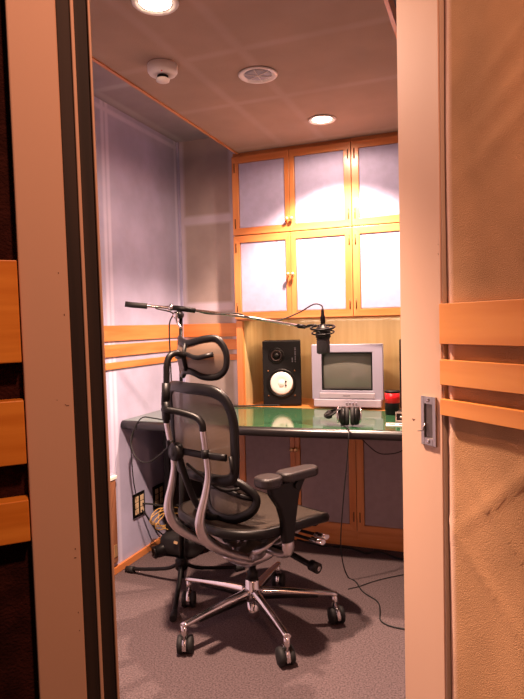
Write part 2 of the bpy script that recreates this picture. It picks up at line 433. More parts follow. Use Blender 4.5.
# ------------------------------------------------------------------ cup, box, card
cp = thing('tin', 'dark cylindrical tin with a bright red band beside the television', 'tin', (-.452, 2.955, .739))
bm = NB(); lathe(bm, [(.033, 0), (.036, .003), (.036, .055), (.0355, .058)], 28); obj('body', bm, M['black'], cp)
bm = NB(); lathe(bm, [(.0362, .0585), (.0362, .108)], 28); obj('band', bm, M['red'], cp, label='bright red band')
bm = NB(); lathe(bm, [(.0368, .1085), (.0368, .116), (.035, .118), (0, .118)], 28); obj('lid', bm, M['black_frame'], cp)
ib = thing('talkback_box', 'small metal-edged box on the desk at the door stile', 'box', (-.346, 2.77, .739), 0)
bm = NB(); bx(bm, -.052, .052, -.06, .06, .004, .048); obj('case', bm, M['black'], ib, .003)
for z in (.004, .042):
    bm = NB(); bx(bm, -.056, .056, -.064, -.060, z, z+.007); obj('metal_rim', bm, M['steel'], ib, .001)
for q_ in (-.056, .050):
    bm = NB(); bx(bm, q_, q_+.006, -.064, -.060, .011, .042); obj('metal_post', bm, M['steel'], ib, .001)
for k in range(3):
    bm = NB(); lathe(bm, [(.006, 0), (.006, .007), (0, .008)], 10, Matrix.Translation((-.03+k*.025, -.060, .026)) @ Matrix.Rotation(PI/2, 4, 'X')); obj('knob', bm, M['steel'], ib)
cd = thing('card', 'white printed card lying at the desk edge near the door', 'card', (-.370, 2.655, .739), R(8))
bm = NB(); bx(bm, -.065, .065, -.035, .035, 0, .002); obj('sheet', bm, M['paper'], cd)
bm = NB()
for x0, x1, y0, y1 in ((-.055, -.02, .0, .02), (-.01, .005, -.02, .012), (.015, .05, -.015, .0), (-.05, -.025, -.022, -.008)): bx(bm, x0, x1, y0, y1, .0021, .0025)
obj('printed_marks', bm, M['pink_print'], cd)

# ------------------------------------------------------------------ headphones
hp = thing('headphones', 'black closed headphones lying folded on the green desktop', 'headphones', (-.610, 2.572, .739), R(8))
def cup(cx, cy, cz, tilt, r, par):
    m = Matrix.Translation((cx, cy, cz)) @ Matrix.Rotation(R(tilt), 4, 'Z') @ Matrix.Rotation(PI/2, 4, 'Y')
    bm = NB(); lathe(bm, [(0, -.022), (r*.55, -.022), (r*.9, -.014), (r, -.004), (r, .004)], 26, m); c = obj('ear_cup', bm, M['black'], par)
    bm = NB(); lathe(bm, [(r*.98, .0045), (r*1.05, .012), (r*.95, .022), (r*.55, .023), (r*.5, .014)], 26, m); obj('ear_cushion', bm, M['black_soft'], c)
    bm = NB(); lathe(bm, [(r*.62, -.0225), (r*.58, -.026), (r*.5, -.0225)], 26, m); obj('trim_ring', bm, M['chrome'], c)
cup(.002, .0, .043, 8, .040, hp)
cup(.052, .008, .043, 185, .040, hp)
bm = NB(); tube(bm, [(.0, .0, .080), (-.035, .03, .070), (-.066, .045, .055), (-.070, .01, .045), (-.062, -.02, .046), (-.03, -.015, .066), (-.012, -.002, .078)], .006, 8, up=(0,0,1), ry=.012, sm=5)
obj('headband', bm, M['black'], hp)
bm = NB(); tube(bm, [(-.064, .044, .055), (-.074, .015, .044), (-.064, -.018, .045)], .012, 10, up=(0,0,1), ry=.017, sm=5)
obj('headband_pad', bm, M['black_soft'], hp)
for sx_ in (-.022, .072):
    bm = NB(); tube(bm, [(sx_, .0, .084), (sx_*1.1, -.025, .070), (sx_*1.1, -.036, .043), (sx_, -.028, .018)], .0032, 8, sm=5); obj('yoke', bm, M['chrome'], hp, label='chrome yoke')
cabl = [(-.620, 2.560, .744), (-.605, 2.55, .7435), (-.590, 2.53, .7435), (-.570, 2.485, .7435), (-.562, 2.470, .742), (-.560, 2.448, .722), (-.563, 2.450, .68), (-.578, 2.47, .57), (-.600, 2.50, .43), (-.630, 2.56, .22), (-.640, 2.64, .08), (-.625, 2.675, .006), (-.585, 2.645, .0045), (-.53, 2.55, .0045), (-.455, 2.48, .0045), (-.43, 2.40, .0045), (-.415, 2.325, .0045), (-.37, 2.29, .0045), (-.30, 2.285, .0045)]
bm = NB(); tube(bm, cabl, .0028, 6, sm=6); tag(obj('headphone_cable', bm, M['black_soft']), 'thin black headphone cable hanging over the desk edge to the carpet', 'cable')
bm = NB(); tube(bm, [(-1.0, 3.06, .007), (-.85, 3.02, .006), (-.70, 3.03, .006), (-.60, 2.99, .006), (-.54, 3.03, .006), (-.40, 2.96, .006), (-.2, 3.0, .006)], .0055, 6, sm=6); tag(obj('floor_cable', bm, M['black_soft']), 'thick black cable along the foot of the base cabinets', 'cable')
bm = NB(); tube(bm, [(-.60, 2.56, .003), (-.56, 2.60, .003), (-.50, 2.68, .003), (-.42, 2.76, .003), (-.30, 2.86, .003)], .0022, 6, sm=6); tag(obj('thin_cable', bm, M['black_soft']), 'thin loose wire curving across the carpet to the right', 'cable')
bm = NB(); tube(bm, [(-.53, 2.56, .69), (-.50, 2.56, .66), (-.46, 2.56, .63), (-.42, 2.56, .625), (-.36, 2.56, .64), (-.30, 2.56, .69)], .0022, 6, sm=6); tag(obj('desk_cable', bm, M['black_soft']), 'thin wire sagging beneath the desktop at the right', 'cable')
bm = NB(); tube(bm, [(-1.52, 3.06, .744), (-1.40, 3.02, .744), (-1.30, 3.04, .744), (-1.20, 3.09, .744), (-1.10, 3.11, .744)], .0045, 6, sm=6); tag(obj('speaker_cable', bm, M['black_soft']), 'black cable on the desk leading to the left loudspeaker', 'cable')

# ------------------------------------------------------------------ microphone stand, boom, microphone
HX, HY = -1.335, 2.36
ms = thing('microphone_stand', 'black tripod boom microphone stand behind the office chair', 'microphone stand', (HX, HY, 0))
TOP = Vector((.035, 0, 1.242))
bm = NB(); cyl(bm, (0, 0, .04), tuple(TOP*.58), .0115, 14); obj('lower_tube', bm, M['black'], ms)
bm = NB(); cyl(bm, tuple(TOP*.56), tuple(TOP), .0080, 14); obj('upper_tube', bm, M['black_frame'], ms)
bm = NB(); cyl(bm, tuple(TOP*.55), tuple(TOP*.60), .017, 14); obj('clutch', bm, M['black_soft'], ms)
bm = NB(); lathe(bm, [(.02, .075), (.028, .085), (.028, .125), (.018, .135)], 16); obj('hub', bm, M['black'], ms)
for fx, fy in ((.125, -.300), (-.325, .053), (.195, .246)):
    a = Vector((fx, fy, 0)).normalized()
    e = Vector((fx, fy, .016))
    bm = NB(); tube(bm, [tuple(a*.02+Vector((0,0,.10))), tuple(a*.10+Vector((0,0,.062))), tuple(e)], .0085, 8, up=(0,0,1), ry=.011, sm=4); lg = obj('leg', bm, M['black'], ms)
    bm = NB(); cyl(bm, tuple(e-a*.035+Vector((0,0,.004))), tuple(e+a*.012-Vector((0,0,.001))), .0145, 12); obj('rubber_foot', bm, M['black_soft'], lg)
CL = Vector((HX, HY, 0))+TOP+Vector((0, -.018, .028))
EB = Vector((-.823, 2.665, 1.186))      # boom end, at the shock mount
bd = (EB-CL).normalized()
L0 = Vector((-HX, -HY, 0))
tl = CL-bd*.232+Vector((0,0,.0))
bm = NB(); m_, LL = between(tl+L0, EB+L0)
sag = lambda t: Vector((0, 0, .012*math.sin(PI*t)))
pts = [tl+(EB-tl)*t+sag(t)+L0 for t in [k/12 for k in range(13)]]
tube(bm, pts, .0065, 10); obj('boom_arm', bm, M['chrome'], ms, label='chrome boom arm')
bm = NB(); tube(bm, [pts[0]-bd*.004, pts[0]+bd*.03, pts[1]+bd*.025], .0125, 12); obj('boom_grip', bm, M['black_soft'], ms)
cpos = CL+L0+sag(.35)
bm = NB(); cyl(bm, tuple(cpos-bd*.030), tuple(cpos+bd*.075), .012, 14); obj('boom_clutch', bm, M['black'], ms)
bm = NB(); cyl(bm, tuple(cpos-bd*.045), tuple(cpos-bd*.028), .0155, 14); obj('lock_nut', bm, M['chrome'], ms)
bm = NB(); cyl(bm, tuple(TOP), tuple(cpos), .011, 12); cyl(bm, tuple(cpos+Vector((0,-.024,-.030))), tuple(cpos+Vector((0,.02,-.030))), .0165, 14); obj('swivel', bm, M['black'], ms)
bm = NB(); lathe(bm, [(.011, 0), (.012, .004), (.006, .006)], 12, Matrix.Translation(cpos+Vector((0,-.031,-.030))) @ Matrix.Rotation(PI/2, 4, 'X')); obj('swivel_bolt', bm, M['chrome'], ms)
bm = NB(); tube(bm, [cpos+Vector((.004,-.03,-.036)), cpos+Vector((.012,-.035,-.065)), cpos+Vector((.030,-.035,-.088))], .0055, 8, ry=.009, sm=4); obj('lock_lever', bm, M['chrome'], ms)
# shock mount ring + microphone
MC = Vector((-.724, 2.672, 1.150))
mc = thing('condenser_microphone', 'black side-address studio microphone hanging from the boom before the television', 'microphone', tuple(MC))
bm = NB(); lathe(bm, [(0, -.094), (.024, -.094), (.031, -.089), (.031, -.034), (.029, -.032), (.029, -.030), (.031, -.028), (.031, -.020)], 24); obj('grille', bm, mat('dark_mic_grille', (.16, .15, .16), .5, bump=.8, bscale=900), mc)
bm = NB(); lathe(bm, [(.0315, -.0195), (.0345, -.016), (.0345, .022), (.030, .030), (.018, .034), (.012, .046), (0, .046)], 24); obj('body', bm, M['black_frame'], mc)
bm = NB()
for z in (-.017, -.004, .010): lathe(bm, [(.0348, z), (.0358, z+.002), (.0358, z+.0045), (.0348, z+.006)], 24)
obj('collar_ring', bm, M['black'], mc)
bm = NB(); lathe(bm, [(.010, .0465), (.0115, .052), (.0115, .080), (.008, .088), (.0075, .108), (.005, .118)], 14); obj('cable_plug', bm, M['black_frame'], mc)
sh = thing('shock_mount', 'black ring shock mount gripping the studio microphone', 'shock mount', tuple(MC))
TILT = Matrix.Rotation(R(11), 3, 'X')
ringp = lambda r_, z: [tuple(TILT @ Vector((r_*math.cos(2*PI*k/28), r_*math.sin(2*PI*k/28), z))) for k in range(28)]
bm = NB(); tube(bm, ringp(.056, .030), .0050, 8, closed=True, up=(0,0,1), ry=.0045); obj('outer_ring', bm, M['black'], sh)
bm = NB(); tube(bm, ringp(.052, .006), .0035, 8, closed=True, up=(0,0,1)); obj('inner_ring', bm, M['black'], sh)
for k in range(6):
    a = 2*PI*k/6
    bm = NB(); tube(bm, [TILT @ Vector(q) for q in ((.056*math.cos(a), .056*math.sin(a), .03), (.038*math.cos(a+.3), .038*math.sin(a+.3), .018), (.052*math.cos(a+.6), .052*math.sin(a+.6), .006))], .0018, 6); obj('elastic', bm, M['black_soft'], sh)
e0 = EB-MC
bm = NB()
for s_ in (-1, 1):
    sd = Vector((-e0.y, e0.x, 0)).normalized()
    tube(bm, [e0+Vector((0,0,.0)), e0*.82+sd*.014*s_+Vector((0,0,.004)), e0.normalized()*.062+sd*.030*s_+Vector((0,0,.020)), e0.normalized()*.040+sd*.035*s_+Vector((0,0,.028))], .0045, 8, ry=.007, sm=4)
obj('yoke', bm, M['black'], sh)
bm = NB(); cyl(bm, tuple(e0-bd*.022), tuple(e0+bd*.015), .010, 12); obj('thread_socket', bm, M['black_frame'], sh)
# microphone cable wound along the boom, then down behind the stand to the socket
path = [MC+Vector((0,0,.118)), MC+Vector((-.006,0,.132)), MC+Vector((-.04,-.01,.138)), MC+Vector((-.12,.00,.100)), EB+Vector((-.11,-.06,.030))]
for k in range(7):
    t = 1-(.30+.09*k)
    p = tl+(EB-tl)*t+sag(t); path.append(p+Vector((.004, -.010*(-1)**k, .010*math.sin(k*1.7))))
path += [CL+Vector((-.02,-.02,-.01)), CL+Vector((-.038,-.02,-.06)), CL+Vector((-.042,-.015,-.20)), CL+Vector((-.040,-.01,-.42)), CL+Vector((-.035,-.01,-.50)),
    Vector((-1.40, 2.42, .752)), Vector((-1.53, 2.475, .756)), Vector((-1.60, 2.47, .752)), Vector((-1.64, 2.44, .66)), Vector((-1.60, 2.41, .58)), Vector((-1.52, 2.38, .56)), Vector((-1.44, 2.36, .60)), Vector((-1.36, 2.33, .66))]
bm = NB(); tube(bm, path, .0032, 6, sm=5); tag(obj('microphone_cable', bm, M['black_soft']), 'grey-black microphone cable wound round the boom and looping by the desk', 'cable')
bm = NB(); tube(bm, [(-1.635, 2.46, .700), (-1.66, 2.47, .60), (-1.675, 2.50, .45), (-1.690, 2.54, .36), (-1.697, 2.56, .335)], .003, 6, sm=6); tag(obj('wall_cable', bm, M['black_soft']), 'thin cable dropping from the desk corner to the wall socket', 'cable')

# ------------------------------------------------------------------ left wall fittings
def outlet(y, z, label):
    t = thing('wall_outlet', label, 'socket', (XL+.001, y, z), 0, 'wall sockets')
    bm = NB(); bx(bm, 0, .007, -.055, .055, -.062, .062); obj('plate', bm, M['black_frame'], t, .002)
    for s_ in (-1, 1):
        for q in (-1, 0, 1):
            bm = NB(); bx(bm, .0072, .010, s_*.024-.015, s_*.024+.015, q*.032-.014, q*.032+.014); obj('insert', bm, M['ivory'], t, .001, label='ivory insert')
    return t
outlet(2.600, .278, 'black wall socket plate with ivory inserts, nearer the door')
outlet(2.795, .268, 'black wall socket plate in the desk shadow, farther from the door')
bm = NB(); tube(bm, [(XL+.012, 2.625, .275), (XL+.05, 2.64, .272), (XL+.10, 2.68, .255), (XL+.16, 2.74, .245), (XL+.25, 2.75, .20)], .005, 8, sm=5); tag(obj('power_cord', bm, M['black_soft']), 'black power cord plugged into the nearer wall socket', 'cable')
bm = NB(); tube(bm, [(XL+.012, 2.615, .245), (XL+.03, 2.63, .21), (XL+.05, 2.66, .15), (XL+.09, 2.70, .09), (XL+.12, 2.71, .12)], .004, 8, sm=5); tag(obj('socket_lead', bm, M['black_soft']), 'black lead hanging from the wall socket to the bag', 'cable')
cb = thing('door_stop_batten', 'brown upright batten with a white cap fixed low on the left wall', 'batten', (XL+.001, 2.365, .06))
bm = NB(); bx(bm, 0, .018, -.022, .022, 0, .405); obj('batten', bm, M['brown_wood'], cb, .003)
bm = NB(); bx(bm, 0, .022, -.026, .030, .4055, .425); obj('cap', bm, M['white_plastic'], cb, .004, label='white cap')
bm = NB(); bx(bm, .0182, .021, -.012, .012, .03, .09); obj('bracket', bm, M['brass'], cb, .001)

# ------------------------------------------------------------------ black bag and cable coil under the desk
bg = thing('equipment_bag', 'slumped black bag on the carpet under the left end of the desk', 'bag', (-1.52, 2.74, 0), R(-20))
bm = NB()
bmesh.ops.create_icosphere(bm, subdivisions=4, radius=1)
for v in bm.verts:
    x, y, z = v.co
    s_ = lambda q, e: math.copysign(abs(q)**e, q)
    x, y, z = s_(x, .7)*.125, s_(y, .7)*.12, s_(z, .8)*.085
    z *= 1+.25*math.sin(x*22+1)*math.cos(y*17)
    x += .010*math.sin(z*60+y*20); y += .010*math.sin(x*45)
    v.co = (x, y, (max(z, -.075)+.076)*.82)
for f in bm.faces: f.smooth = True
obj('pouch', bm, M['bag'], bg)
bm = NB(); tube(bm, [(-.07, 0, .13), (-.06, -.03, .175), (0, -.04, .185), (.06, -.03, .17), (.07, 0, .13)], .008, 8, sm=5, ry=.012); obj('handle', bm, M['black_soft'], bg)
bm = NB(); cyl(bm, (-.060, -.165, .034), (-.02, -.05, .055), .026, 18); lathe(bm, [(.030, 0), (.030, .008), (.018, .010), (.016, .004)], 18, between((-.0585, -.161, .034), (-.066, -.183, .031))[0]); obj('roller', bm, M['black'], bg)
bm = NB(); prism(bm, rrect(.030, .014, .006), 0, .002, Matrix.Translation((.060, -.118, .095)) @ Matrix.Rotation(R(65), 4, 'X')); obj('badge', bm, M['brass'], bg, label='small pale oval badge')
cc = []
for k in range(70):
    a = k*.42; r_ = .054+.014*math.sin(k*.77)
    cc.append((-1.600+.02*math.sin(k*.31)+r_*.5*math.cos(a), 2.675+r_*1.25*math.cos(a)+.01*math.sin(k*1.3), .190+r_*.85*math.sin(a)))
bm = NB(); tube(bm, cc, .0028, 6, sm=3); tag(obj('cable_coil', bm, M['yellow_cable']), 'tan-yellow cable wound in a loose coil on the black bag', 'cable')

# ------------------------------------------------------------------ ceiling fittings
def downlight(x, y, label, on=True, rad=.062):
    t = thing('downlight' if on else 'ceiling_speaker', label, 'light' if on else 'speaker', (x, y, ZC), 0, 'ceiling downlights' if on else None)
    bm = NB(); lathe(bm, [(rad, -.0005), (rad+.008, -.003), (rad+.004, -.007), (rad-.006, -.006), (rad-.010, -.002)], 40); obj('trim_ring', bm, M['white_plastic'], t)
    if on:
        bm = NB(); lathe(bm, [(rad-.011, -.0015), (rad-.03, -.0045), (0, -.006)], 32); obj('lamp', bm, M['lamp'], t, label='glowing lamp face')
    else:
        bm = NB(); lathe(bm, [(rad-.011, -.0015), (rad-.03, -.004), (0, -.005)], 32); g_ = obj('grille', bm, M['grille'], t)
        for k in range(3):
            bm = NB(); a = R(35+60*k); q = Vector((math.cos(a), math.sin(a), 0))*(rad-.012)
            cyl(bm, tuple(-q+Vector((0,0,-.0065))), tuple(q+Vector((0,0,-.0065))), .0016, 6); obj('rib', bm, M['white_plastic'], g_)
    return t
downlight(-.725, 2.731, 'lit round ceiling downlight close to the wall cabinets', True, .058)
downlight(-.910, 1.553, 'lit round ceiling downlight nearest the doorway', True, .062)
downlight(-.818, 2.146, 'unlit round ribbed ceiling speaker between the two downlights', False, .068)
sd = thing('smoke_detector', 'white round smoke detector on the ceiling by the left trim', 'smoke detector', (-1.106, 1.925, ZC))
bm = NB(); lathe(bm, [(.052, -.0005), (.054, -.004), (.054, -.028), (.048, -.036), (.026, -.040), (.024, -.038)], 36); obj('base', bm, M['white_plastic'], sd)
bm = NB(); lathe(bm, [(.020, -.0405), (.020, -.050)], 24); obj('vent_slot', bm, M['black'], sd)
bm = NB(); lathe(bm, [(.022, -.0505), (.025, -.053), (.024, -.060), (0, -.063)], 24); obj('sensor_cap', bm, M['white_plastic'], sd)
bm = NB(); lathe(bm, [(.003, 0), (.002, .003), (0, .0035)], 8, Matrix.Translation((.018, -.038, -.0375)) @ Matrix.Rotation(PI, 4, 'X')); obj('indicator', bm, M['red'], sd)

# ------------------------------------------------------------------ office chair  (local x = forward, y = left)
ch = thing('office_chair', 'black mesh ergonomic office chair with headrest and chrome five-star base', 'chair', (-.891, 2.143, 0), R(60))
P = lambda a, b, z: Vector((a, -b, z))
tips = [(-1.300, 2.247), (-1.073, 1.858), (-.663, 1.870), (-.601, 2.296), (-.925, 2.500)]
bpos = Vector((-.890, 2.150)); locs = []
for wx, wy in tips:
    d = Vector((wx, wy))-bpos; a = math.atan2(d.y, d.x)
    locs.append(a)
base_a = sum((locs[i]-[166, 236-360, 308-360, 20, 92][i]*PI/180+PI) % (2*PI)-PI for i in range(5))/5
bm = NB(); lathe(bm, [(.030, .100), (.034, .104), (.034, .148), (.030, .152), (.030, .182), (.026, .186), (.018, .187)], 24); obj('base_hub', bm, M['chrome'], ch)
bm = NB(); lathe(bm, [(.022, .030), (.024, .034), (.024, .099)], 20); obj('gas_cylinder', bm, M['chrome'], ch)
bm = NB(); lathe(bm, [(.024, .1875), (.022, .215), (.015, .218), (.015, .27)], 20); obj('column', bm, M['black'], ch)
CR = .328
cast_rot = [200, 20, 40, 215, 10]
for i, deg in enumerate((169, 242, 313, 22, 92)):
    a = R(deg)-R(60)+base_a*0
    u = Vector((math.cos(a), math.sin(a), 0))
    bm = NB()
    tube(bm, [u*.028+Vector((0,0,.134)), u*.12+Vector((0,0,.130)), u*.24+Vector((0,0,.122)), u*(CR+.010)+Vector((0,0,.112))], [.019, .016, .011, .009], 12, up=(0,0,1), ry=[.020, .017, .014, .013], sm=4)
    lg = obj('base_leg', bm, M['chrome'], ch)
    bm = NB(); tube(bm, [u*.04+Vector((0,0,.112)), u*.15+Vector((0,0,.112)), u*.26+Vector((0,0,.106))], [.013, .011, .006], 8, up=(0,0,1), ry=.010); obj('leg_underside', bm, M['black'], lg)
    c = u*CR
    bm = NB(); cyl(bm, c+Vector((0,0,.062)), c+Vector((0,0,.112)), .0115, 12); cs = obj('caster', bm, M['chrome'], ch)
    ca = R(cast_rot[i]-60); w = Vector((math.cos(ca), math.sin(ca), 0)); t_ = Vector((-w.y, w.x, 0))
    cc_ = c+t_*.016+Vector((0,0,.0335))
    for s_ in (-1, 1):
        bm = NB(); m_, _ = between(cc_+w*s_*.0085, cc_+w*s_*.0285); lathe(bm, [(.028, 0), (.032, .003), (.0333, .011), (.031, .019), (.016, .022), (0, .022)], 22, m_)
        obj('wheel', bm, M['black_soft'], cs)
    bm = NB()
    hood = [cc_+Vector((math.cos(q), 0, math.sin(q))).x*t_*.030+Vector((0,0,math.sin(q)*.030)) for q in [R(x) for x in range(0, 181, 15)]]
    tube(bm, hood, .0035, 8, up=tuple(w), ry=.0035); 
    bm2 = NB(); m_, _ = between(cc_-w*.0080, cc_+w*.0080); lathe(bm2, [(.0325, 0), (.0365, .001), (.0365, .015), (.0325, .016)], 22, m_)
    for v in bm2.verts:
        if v.co.z < .022: v.co.z = .022
    bmesh.ops.remove_doubles(bm2, verts=bm2.verts[:], dist=.0003)
    bm.free(); obj('hood', bm2, M['chrome'], cs, label='chrome caster hood')
# under-seat mechanism
bm = NB()
tube(bm, [P(-.13, 0, .315), P(-.05, 0, .285), P(.04, 0, .30), (P(.12, 0, .345))], [.010, .034, .04, .012], 14, up=(0,0,1), ry=[.020, .066, .085, .03], sm=4)
obj('tilt_mechanism', bm, M['alu'], ch)
bm = NB()
for s_ in (-1, 1):
    tube(bm, [P(-.02, .03*s_, .29), P(-.05, .10*s_, .325), P(-.08, .16*s_, .37), P(-.02, .19*s_, .425)], [.022, .018, .015, .010], 10, up=(0,0,1), ry=[.035, .03, .03, .03], sm=4)
    tube(bm, [P(.02, .04*s_, .31), P(.09, .12*s_, .36), P(.13, .17*s_, .425)], [.018, .013, .009], 10, up=(0,0,1), ry=.022, sm=4)
obj('seat_bracket', bm, M['alu'], ch, label='cast aluminium seat bracket')
# two S-shaped aluminium bars
bar = [(-.297, .125, .840), (-.288, .122, .780), (-.278, .118, .720), (-.275, .116, .665), (-.288, .114, .600), (-.306, .112, .540), (-.308, .108, .500), (-.285, .100, .445), (-.225, .088, .392), (-.130, .072, .335), (-.04, .055, .290)]
for s_ in (-1, 1):
    bm = NB(); tube(bm, [P(a, b*s_, z) for a, b, z in bar], [.012, .012, .0125, .0145, .018, .018, .016, .014], 12, up=(0, 1, 0), ry=[.011, .011, .012, .016, .020, .018, .015], sm=5)
    obj('back_support_bar', bm, M['alu'], ch, label='S-shaped brushed aluminium bar')
bm = NB()
tube(bm, [P(-.297, .125, .835), P(-.300, .123, .862), P(-.312, .100, .884), P(-.345, .045, .900), P(-.372, 0, .905), P(-.345, -.045, .900), P(-.312, -.100, .884), P(-.300, -.123, .862), P(-.297, -.125, .835)], .0125, 12, sm=5)
obj('top_yoke', bm, M['black_frame'], ch)
bm = NB()
tube(bm, [P(-.368, 0, .870), P(-.370, 0, .935)], .019, 12, up=(0,1,0), ry=.014); tube(bm, [P(-.37, 0, .925), P(-.364, 0, 1.0)], .0155, 12)
obj('stem_socket', bm, M['black'], ch)
bm = NB()
tube(bm, [P(-.364, 0, .98), P(-.362, 0, 1.03), P(-.360, 0, 1.065), P(-.348, 0, 1.093), P(-.325, 0, 1.104), P(-.305, 0, 1.100), P(-.286, 0, 1.092)], .0115, 12, sm=6)
obj('headrest_stem', bm, M['black_frame'], ch)
# surfaces defined over (b, z)
def surf(bm, f, outline, nb=18, nz=18):
    """grid filling an outline in (b,z), star-shaped about its centre; f(b,z)->a"""
    cb_ = sum(p[0] for p in outline)/len(outline); cz = sum(p[1] for p in outline)/len(outline)
    K = 7; rings = []
    c = bm.verts.new(P(f(cb_, cz), cb_, cz))
    for k in range(1, K+1):
        rings.append([bm.verts.new(P(f(cb_+(b-cb_)*k/K, cz+(z-cz)*k/K), cb_+(b-cb_)*k/K, cz+(z-cz)*k/K)) for b, z in outline])
    N = len(outline)
    for j in range(N):
        f_ = bm.faces.new((c, rings[0][j], rings[0][(j+1)%N])); f_.smooth = True
        for k in range(K-1):
            f_ = bm.faces.new((rings[k][j], rings[k+1][j], rings[k+1][(j+1)%N], rings[k][(j+1)%N])); f_.smooth = True
def sym(h): return h + [(-b, z) for b, z in reversed(h) if b > 1e-6]
def outl(h, k=5):
    pts = smooth([(b, 0, z) for b, z in sym(h)], k, True); return [(p.x, p.z) for p in pts]
def back_a(b, z): return -.262+1.0*b*b-.02*max(0, (z-.85)/.15)+.10*max(0, .80-z)**1*.35
def framed(name_f, name_m, h, f, r_, ry, m_mesh, fm, par=ch, inset=1.):
    o_ = outl(h)
    bm = NB(); tube(bm, [P(f(b, z), b, z) for b, z in o_], r_, 10, closed=True, up=(1,0,0), ry=ry); fr = obj(name_f, bm, fm, par)
    bm = NB(); surf(bm, f, o_); obj(name_m, bm, m_mesh, par)
    return fr
back_h = [(0, .975), (.08, .975), (.145, .968), (.185, .940), (.203, .885), (.205, .800), (.202, .720), (.192, .672), (.160, .655), (.09, .652), (0, .652)]
framed('backrest_frame', 'backrest_mesh', back_h, back_a, .013, .0215, M['mesh_back'], M['black_frame'])
lum_a = lambda b, z: -.150+2.6*b*b
lum_h = [(0, .622), (.06, .622), (.11, .605), (.148, .570), (.150, .535), (.125, .500), (.075, .476), (0, .470)]
lf = framed('lumbar_frame', 'lumbar_mesh', lum_h, lum_a, .014, .019, M['mesh_lumbar'], M['black_frame'])
bm = NB(); tube(bm, [P(lum_a(b, 0)-.004, b, .572+.012*math.cos(b*20)) for b in [k*.024 for k in range(-6, 7)]], .006, 8, up=(1,0,0), ry=.011); obj('lumbar_band', bm, M['black'], ch)
head_a = lambda b, z: -.283+1.9*b*b+50*b**4+.03*((z-1.09)/.06)**2*(.5)
head_h = [(0, 1.138), (.04, 1.143), (.085, 1.153), (.122, 1.153), (.147, 1.124), (.155, 1.085), (.146, 1.044), (.117, 1.019), (.070, 1.018), (.03, 1.034), (0, 1.037)]
framed('headrest_frame', 'headrest_mesh', head_h, head_a, .010, .0135, M['mesh_back'], M['black_frame'])
bm = NB(); tube(bm, [P(head_a(b, 1.09)-.004, b, 1.094+.007*math.cos(b*45)) for b in [k*.025 for k in range(-5, 6)]], .006, 8, up=(1,0,0), ry=.009)
tube(bm, [P(-.278, 0, 1.138), P(-.290, 0, 1.09), P(-.278, 0, 1.038)], .006, 8, up=(0,1,0), ry=.010); obj('headrest_band', bm, M['black'], ch)
# hub and cross arm behind the backrest
bm = NB(); m_, _ = between(P(-.318, 0, .748), P(-.352, 0, .750)); lathe(bm, [(.032, 0), (.034, .006), (.034, .024), (.028, .032), (.018, .030), (.016, .034), (0, .035)], 26, m_); obj('tilt_hub', bm, M['black_frame'], ch)
bm = NB(); tube(bm, [P(back_a(b, .75)-.028-.035*max(0, 1-abs(b)/.15), b, .748+.004*math.cos(b*18)) for b in [k*.0195 for k in range(-10, 11)]], .008, 10, up=(1,0,0), ry=.013); obj('cross_arm', bm, M['black'], ch)
for s_ in (-1, 1):
    bm = NB(); cyl(bm, P(-.286, .121*s_, .738), P(-.288, .121*s_, .768), .0145, 14); obj('bar_clamp', bm, M['black'], ch)
    bm = NB(); tube(bm, [P(-.235, .20*s_, .748), P(-.232, .205*s_, .700), P(-.215, .195*s_, .665)], .008, 8); obj('side_link', bm, M['black'], ch)
bm = NB(); tube(bm, [P(-.322, 0, .735), P(-.300, 0, .66), P(-.262, 0, .56), P(-.215, 0, .49), P(-.155, 0, .468)], [.014, .014, .014, .012, .009], 10, up=(0,1,0), ry=.012, sm=5); obj('lumbar_strut', bm, M['black'], ch)
for s_ in (-1, 1):
    bm = NB(); tube(bm, [P(-.305, .025*s_, .705), P(-.270, .075*s_, .660), P(-.215, .105*s_, .610), P(-.150, .100*s_, .595), P(-.122, .108*s_, .600)], .005, 8, sm=4, ry=.007); obj('lumbar_arm', bm, M['black'], ch)
# seat
seat_o = [(.245, 0), (.240, .11), (.215, .205), (.150, .250), (.04, .255), (-.08, .248), (-.17, .225), (-.225, .160), (-.240, .075)]
so = smooth([(a, b, 0) for a, b in seat_o] + [(-.242, 0, 0)] + [(a, -b, 0) for a, b in reversed(seat_o) if b > 0], 5, True)
def seat_z(a, b): return .468-.030*max(0, (a-.10)/.145)**2 + .012*(b/.25)**2-.004 + .010*max(0, (-a-.12)/.12)
bm = NB(); K = 8; N = len(so); rings = []
c = bm.verts.new(P(0, 0, seat_z(0, 0)-.012))
for k in range(1, K+1):
    rings.append([bm.verts.new(P(p.x*k/K*.985, p.y*k/K*.985, seat_z(p.x*k/K, p.y*k/K)-.012*(1-(k/K)**2))) for p in so])
for j in range(N):
    f_ = bm.faces.new((c, rings[0][j], rings[0][(j+1)%N])); f_.smooth = True
    for k in range(K-1):
        f_ = bm.faces.new((rings[k][j], rings[k+1][j], rings[k+1][(j+1)%N], rings[k][(j+1)%N])); f_.smooth = True
bmesh.ops.solidify(bm, geom=bm.faces[:], thickness=-.004)
obj('seat_mesh', bm, M['mesh_seat'], ch)
bm = NB(); tube(bm, [P(p.x, p.y, seat_z(p.x, p.y)-.016) for p in so], .018, 12, closed=True, up=(0,0,1), ry=.012); obj('seat_frame', bm, M['black_frame'], ch)
bm = NB()
for bb in (-.13, .13): tube(bm, [P(-.22, bb, .432), P(-.1, bb, .424), (P(.1, bb, .424)), P(.215, bb, .425)], .009, 8, up=(0,0,1), ry=.016)
for aa in (-.12, .13): tube(bm, [P(aa, -.235, .436), P(aa, -.1, .420), P(aa, .1, .420), P(aa, .235, .436)], .009, 8, up=(0,0,1), ry=.016)
obj('seat_pan_rail', bm, M['black'], ch)
